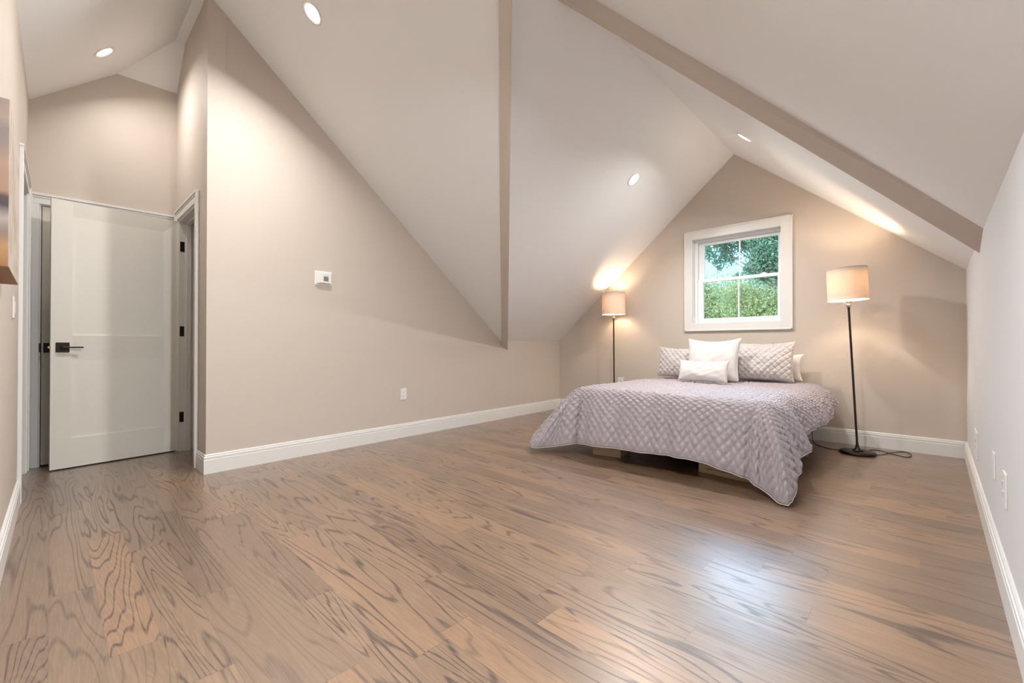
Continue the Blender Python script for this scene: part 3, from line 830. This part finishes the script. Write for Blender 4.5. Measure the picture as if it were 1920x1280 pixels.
E0x, E1x, EF, EH, TZ = -2.265, -.845, 3.245, 5.17, .550
DROP = .5
hem = [(0.0, (-2.60, 5.14, .22)), (.9, (-2.64, 4.25, .19)), (1.55, (-2.70, 3.62, .16)), (1.95, (-2.715, 3.28, .12)), (2.25, (-2.66, 3.04, .075)),
       (2.45, (-2.530, 2.892, .056)), (2.62, (-2.44, 2.95, .062)), (2.78, (-2.36, 3.02, .072)), (2.95, (-2.215, 3.055, .108)), (3.2, (-1.99, 3.035, .130)), (3.6, (-1.585, 3.055, .143)),
       (4.05, (-1.163, 3.055, .148)), (4.33, (-.900, 3.070, .098)), (4.60, (-.765, 3.035, .050)), (4.87, (-.628, 2.955, .014)), (4.97, (-.600, 2.99, .035)), (5.12, (-.598, 3.13, .120)),
       (5.28, (-.625, 3.22, .19)), (5.40, (-.700, 3.31, .20)), (5.52, (-.655, 3.38, .205)), (5.64, (-.585, 3.43, .245)), (5.78, (-.625, 3.52, .19)), (5.92, (-.690, 3.66, .235)),
       (6.10, (-.665, 3.84, .298)), (6.4, (-.645, 4.12, .312)), (6.75, (-.622, 4.46, .325)), (6.95, (-.640, 4.70, .36)), (7.325, (-.66, 5.10, .40))]
hs = np.array([h[0] for h in hem]); hp = np.array([h[1] for h in hem])
def hemf(s):
    # smooth (Catmull-Rom style) interpolation of the hem
    m = np.gradient(hp, hs, axis=0)
    i = np.clip(np.searchsorted(hs, s) - 1, 0, len(hs) - 2)
    h = hs[i + 1] - hs[i]; t = ((s - hs[i]) / h)[..., None]; h = h[..., None]
    return ((2 * t**3 - 3 * t**2 + 1) * hp[i] + (t**3 - 2 * t**2 + t) * h * m[i] + (-2 * t**3 + 3 * t**2) * hp[i + 1] + (t**3 - t**2) * h * m[i + 1])
W_, L2 = E1x - E0x, EH - EF
step = .0075
us = np.arange(-DROP, W_ + DROP + 1e-6, step); vs_ = np.arange(-DROP, L2 + 1e-6, step)
U, Vv = np.meshgrid(us, vs_)
cu, cv_ = np.clip(U, 0, W_), np.clip(Vv, 0, L2)
pu, pv = U - cu, Vv - cv_
mx = np.maximum(np.abs(pu), np.abs(pv)); wt = mx / DROP
safe = np.maximum(mx, 1e-9)
qu = np.where(mx > 0, pu / safe * DROP, 0); qv = np.where(mx > 0, pv / safe * DROP, 0)   # boundary offset
s = np.zeros_like(U)
left = (U < 0) & (Vv >= 0); right = (U > W_) & (Vv >= 0); foot = (Vv < 0) & (U >= 0) & (U <= W_)
cl = (U < 0) & (Vv < 0); crn = (U > W_) & (Vv < 0)
s0 = L2 + .025
kL = 1.95 / L2
s[left] = (L2 - Vv[left]) * kL
s[foot] = 2.95 + U[foot] / W_ * 1.45
s[right] = 5.40 + Vv[right] * kL
ccl = np.where(-qv < DROP - 1e-9, 1.95 + (-qv), 2.45 + (DROP - (-qu)))
s[cl] = ccl[cl]
ccr = np.where(qu < DROP - 1e-9, 4.40 + qu, 4.90 + (DROP - (-qv)))
s[crn] = ccr[crn]
Hm = hemf(s)
# mattress edge, rounded
Ex, Ey = E0x + cu, EF + cv_
crown = .008 * (1 - ((U - W_ / 2) / (W_ / 2 + .3)) ** 2) + .006 * np.sin(3.1 * U + 1.0) * np.sin(2.3 * Vv) + .004 * np.sin(7 * Vv + 2 * U)
E3 = np.stack([Ex, Ey, np.full_like(U, TZ)], -1)
out = Hm - E3; out[..., 2] = 0
lc = np.exp(-((s - 2.30) / .48) ** 2)
C3 = E3 + out * (.62 - .40 * lc)[..., None]; C3[..., 2] = TZ - .011 - .05 * lc
t = wt[..., None]
Pp = (1 - t) ** 2 * E3 + 2 * t * (1 - t) * C3 + t ** 2 * Hm
Pp[..., 2] += np.clip(crown, -1, 1) * (1 - wt) ** 2
# soft folds in the hanging cloth
def bump1(x, c, wd): return np.exp(-((x - c) / wd) ** 2)
fold = .048 * bump1(s, 2.985, .026) + .012 * bump1(s, 3.80, .05) + .02 * bump1(s, 2.80, .08) * -1 + .010 * np.sin(s * 19) + .006 * np.sin(s * 43 + 1)
fold = np.where(wt > 0, fold, 0) * np.clip((wt - .12) / .6, 0, 1)
odir = out / np.maximum(np.linalg.norm(out, axis=-1, keepdims=True), 1e-6)
Pp -= odir * fold[..., None]
# fan folds towards the right corner tip
fan = .009 * np.sin((s - 4.4) * 2 * np.pi / .27) * ((s > 4.35) & (s < 5.6)) * np.clip((wt - .25) / .6, 0, 1)
Pp += odir * fan[..., None]
# normals
du = np.gradient(Pp, axis=1); dv_ = np.gradient(Pp, axis=0)
Nn = np.cross(du, dv_); Nn /= np.maximum(np.linalg.norm(Nn, axis=-1, keepdims=True), 1e-9)
h, r2 = quilt_h(U, Vv)
edge = np.minimum(np.minimum(U + DROP, W_ + DROP - U), Vv + DROP)
area = np.linalg.norm(np.cross(du, dv_), axis=-1) / step ** 2
amp = .0150 * np.clip(edge / .03, 0, 1) * np.clip((area - .05) / .6, 0, 1)
Pp += Nn * (h * amp)[..., None]
nr_, nc_ = U.shape
idx = np.arange(nr_ * nc_).reshape(nr_, nc_)
faces = np.stack([idx[:-1, :-1], idx[:-1, 1:], idx[1:, 1:], idx[1:, :-1]], -1).reshape(-1, 4)
Pp[..., 2] = np.maximum(Pp[..., 2], .016)
def np_mesh(name, verts, faces, mats, parent=None, smooth=True):
    me = bpy.data.meshes.new(name)
    verts = np.asarray(verts, dtype=np.float32).reshape(-1, 3); faces = np.asarray(faces, dtype=np.int32); k = faces.shape[1]
    me.vertices.add(len(verts)); me.vertices.foreach_set('co', verts.ravel())
    me.loops.add(len(faces) * k); me.loops.foreach_set('vertex_index', faces.ravel())
    me.polygons.add(len(faces)); me.polygons.foreach_set('loop_start', np.arange(len(faces), dtype=np.int32) * k)
    me.polygons.foreach_set('use_smooth', np.ones(len(faces), dtype=bool))
    me.update(calc_edges=True); me.validate()
    for mm in mats: me.materials.append(mm)
    o = bpy.data.objects.new(name, me)
    return link(o, parent)
comf = np_mesh('comforter', Pp, faces, [M_satin, M_lining])
tag(comf, 'lilac-grey satin comforter with diamond quilting draped over the bed', 'comforter')
hemline = np.concatenate([Pp[::-1, 0], Pp[0, 1:-1], Pp[:, -1]])[::3]
bm = bmesh.new(); tube(bm, [tuple(p - np.array([0, 0, .003])) for p in hemline], .0026, 6); bmo('edge_piping', bm, M_lining, comf, True)
so = comf.modifiers.new('thickness', 'SOLIDIFY'); so.thickness = .008; so.offset = -1; so.material_offset = 1; so.material_offset_rim = 1

# ------------------------------------------------------------------ pillows
def pillow(name, label, cat, cxyz, w, h, thick, tilt, mat, yaw=0, quilt=False, roll=0, parts=None, pinch=.07, group=None, n=None, flange=False):
    """stands on its lower edge: local x = width, z = height, front is -y"""
    n = n or (110 if quilt else 60)
    lin = np.linspace(-1, 1, n)
    # denser at the rim
    lin = np.sin(lin * np.pi / 2)
    X_, Z_ = np.meshgrid(lin, lin)
    ed = (1 - X_ ** 2) * (1 - Z_ ** 2)
    prof = np.clip(ed, 0, 1) ** .42
    xx = X_ * (1 - pinch * (1 - Z_ ** 2)) * w / 2
    zz = Z_ * (1 - pinch * (1 - X_ ** 2)) * h / 2
    sag = -.02 * (1 - X_ ** 2) * (Z_ + 1) * h * 1.2
    zz = zz + sag
    wr = .06 * np.sin(X_ * 5 + 2 * Z_ + w * 30) * np.sin(Z_ * 4 - X_ + h * 50) + .035 * np.sin(X_ * 11 - 3 * Z_) * np.sin(Z_ * 9 + 1)
    yy = thick / 2 * prof * (1 + wr) * (1 - .18 * Z_)
    V_ = []
    for sgn in (-1, 1):
        y = sgn * yy
        Q = np.stack([xx, y, zz], -1)
        if quilt:
            du = np.gradient(Q, axis=1); dv2 = np.gradient(Q, axis=0)
            nn = np.cross(du, dv2) * (1 if sgn < 0 else -1); nn /= np.maximum(np.linalg.norm(nn, axis=-1, keepdims=True), 1e-9)
            hh, _ = quilt_h(xx, zz * 1.0, .058)
            Q = Q + nn * (hh * .009 * np.clip(ed * 12, 0, 1))[..., None]
        V_.append(Q)
    A_ = np.concatenate([V_[0].reshape(-1, 3), V_[1].reshape(-1, 3)])
    # fall under its own weight: flat bottom
    zmin = -h / 2
    A_[:, 2] = np.maximum(A_[:, 2], zmin + .004) - zmin
    idx = np.arange(n * n).reshape(n, n)
    f = np.stack([idx[:-1, :-1], idx[:-1, 1:], idx[1:, 1:], idx[1:, :-1]], -1).reshape(-1, 4)
    F_ = np.concatenate([f, f[:, ::-1] + n * n])
    o = np_mesh(name, A_, F_, [mat])
    bm = bmesh.new(); bm.from_mesh(o.data); bmesh.ops.remove_doubles(bm, verts=bm.verts, dist=1e-4)
    bmesh.ops.recalc_face_normals(bm, faces=bm.faces); bm.to_mesh(o.data); bm.free()
    o.data.polygons.foreach_set('use_smooth', [True] * len(o.data.polygons))
    o.location = cxyz
    o.rotation_euler = (-tilt, roll, yaw)
    tag(o, label, cat, group)
    if flange:   # piped seam running round the edge
        tt = np.linspace(-1, 1, 40)
        def P2(x, z):
            return ((x * (1 - pinch * (1 - z * z)) * w / 2), 0, (z * (1 - pinch * (1 - x * x)) * h / 2) - .02 * (1 - x * x) * (z + 1) * h * 1.2 + h / 2)
        pts = [P2(x, -1) for x in tt] + [P2(1, z) for z in tt[1:]] + [P2(x, 1) for x in tt[::-1][1:]] + [P2(-1, z) for z in tt[::-1][1:]]
        bm = bmesh.new(); tube(bm, pts, .0045, 8); bmo('piping', bm, mat, o, True)
    return o
G_sh, G_wh = 'quilted satin shams', 'white cushions and pillows'
TB = .584
pillow('bed_pillow', 'plain white pillow standing behind the right quilted sham', 'pillow', (-1.24, 5.08, TB), .62, .275, .14, math.radians(12), M_white, group=G_wh, pinch=.10)
pillow('bed_pillow', 'plain white pillow hidden behind the left quilted sham', 'pillow', (-1.98, 5.105, TB), .56, .31, .12, math.radians(12), M_white, group=G_wh, pinch=.10)
pillow('pillow_sham', 'left grey quilted sham, smaller in view, frayed at its upper corner', 'pillow', (-2.00, 4.82, TB), .62, .345, .14, math.radians(12), M_sham, quilt=True, group=G_sh)
pillow('pillow_sham', 'right grey quilted sham beside the white square cushion', 'pillow', (-1.262, 4.86, TB), .60, .405, .19, math.radians(14), M_sham, quilt=True, yaw=math.radians(3), group=G_sh)
pillow('throw_cushion', 'white square piped cushion in the middle of the bed, tallest of the cushions', 'cushion', (-1.648, 4.65, TB), .52, .432, .17, math.radians(12), M_white, flange=True, group=G_wh, pinch=.08)
pillow('lumbar_cushion', 'small white oblong cushion in front of all the others', 'cushion', (-1.640, 4.38, TB), .475, .215, .13, math.radians(16), M_white, yaw=math.radians(-1), group=G_wh, pinch=.05)

# ------------------------------------------------------------------ outdoors
bm = bmesh.new(); box(bm, -70, 60, 5.6, 110, -3.4, -3.2); g = struct(bmo('ground', bm, M_grass), 'green lawn below the window', 'lawn')

def tree(label, base, trunk_h, clumps, nleaf, size, mat, group, seed, cat='tree'):
    rng = np.random.default_rng(seed)
    t = thing('tree', label, cat, base, 0, group)
    b = Vector(base)
    bm = bmesh.new()
    top = Vector((.2, .1, trunk_h))
    tube(bm, spline([(0, 0, 0), (.1, 0, trunk_h * .4), tuple(top)], 6), [.26 - .01 * i for i in range(13)], 12)
    bmo('trunk', bm, M_bark, t, True)
    bm = bmesh.new()
    for q_, (c, r) in enumerate(clumps):
        cc = Vector(c) - b
        if q_ % 5 == 0: tube(bm, spline([tuple(top * .75), tuple((top * .75).lerp(cc, .5) + Vector((.1, 0, -.15))), tuple(cc)], 5), [.026 - .002 * i for i in range(11)], 6)
        for _ in range(5):
            q = cc + Vector(rng.normal(size=3)) * r * .5
            tube(bm, [tuple(cc), tuple((cc + q) / 2 + Vector((0, 0, .05))), tuple(q)], [.010, .007, .004], 5)
    bmo('branch', bm, M_bark, t, True)
    vol = np.array([r ** 2 for _, r in clumps]); cnt = np.maximum((vol / vol.sum() * nleaf).astype(int), 5)
    ctr = np.concatenate([np.array(c) + rng.normal(size=(k, 3)) * r * .42 for (c, r), k in zip(clumps, cnt)]) - np.array(base)
    k = len(ctr)
    a = rng.normal(size=(k, 3)); a /= np.linalg.norm(a, axis=1, keepdims=True)
    bb = np.cross(a, rng.normal(size=(k, 3))); bb /= np.linalg.norm(bb, axis=1, keepdims=True)
    nn = np.cross(a, bb)
    sz = size * rng.uniform(.6, 1.3, (k, 1))
    v = np.stack([ctr - a * sz, ctr + bb * sz * .45 + nn * sz * .12, ctr + a * sz, ctr - bb * sz * .45 + nn * sz * .12], 1).reshape(-1, 3)
    f = np.arange(k * 4).reshape(-1, 4)
    o = np_mesh('foliage', v, f, [mat], t); o['kind'] = 'stuff'
    o.data.polygons.foreach_set('use_smooth', [False] * len(o.data.polygons))
    return t
rng = np.random.default_rng(3)
def ell(c, r, n, rr, seed):
    g_ = np.random.default_rng(seed); out = []
    for _ in range(n):
        d = g_.normal(size=3); d /= np.linalg.norm(d)
        q = np.array(c) + d * np.array(r) * g_.uniform(.5, 1.0)
        out.append((tuple(q), rr * g_.uniform(.7, 1.2)))
    return out
TG = 'trees outside the window'
# far pale trees filling the lower sash
tree('pale green full tree filling the lower right panes of the window', (-5.6, 21.5, -3.2), 4.0, ell((-5.0, 21.5, 1.9), (2.2, 1.3, 2.1), 46, 1.0, 1), 42000, .062, M_leaf_light, TG, 1)
tree('pale green rounded tree in the lower left panes of the window', (-11.2, 27, -3.2), 3.6, ell((-10.3, 27, 2.0), (2.6, 1.5, 2.3), 40, 1.1, 2), 40000, .075, M_leaf_light, TG, 2)
tree('pale green low tree at the right side seen through the window', (-2.3, 16.5, -3.2), 3.0, ell((-2.4, 16.5, .9), (1.5, 1.0, 1.9), 34, .8, 5), 26000, .055, M_leaf_light, TG, 5)
# nearer bluish green tree whose boughs hang across the upper sash
up = ell((-2.35, 11.6, 3.15), (.75, .7, .62), 26, .50, 3) + ell((-3.6, 11.6, 3.65), (.85, .6, .26), 16, .34, 4)
up += [((-4.14, 11.6, 3.23), .20), ((-3.95, 11.6, 3.04), .18), ((-3.76, 11.6, 3.24), .22), ((-3.64, 11.6, 3.05), .17), ((-3.33, 11.6, 3.33), .22), ((-3.90, 11.6, 2.86), .10),
       ((-3.15, 11.6, 3.42), .26), ((-2.95, 11.6, 3.06), .24), ((-2.82, 11.7, 2.72), .26), ((-3.25, 11.7, 2.74), .17), ((-3.5, 11.7, 2.62), .12), ((-3.02, 11.7, 2.55), .22), ((-4.3, 11.6, 3.45), .20), ((-2.6, 11.7, 2.5), .26)]
tree('bluish green tree whose boughs hang across the upper panes', (-1.3, 11.8, -3.2), 5.8, up, 34000, .044, M_leaf_dark, TG, 3)
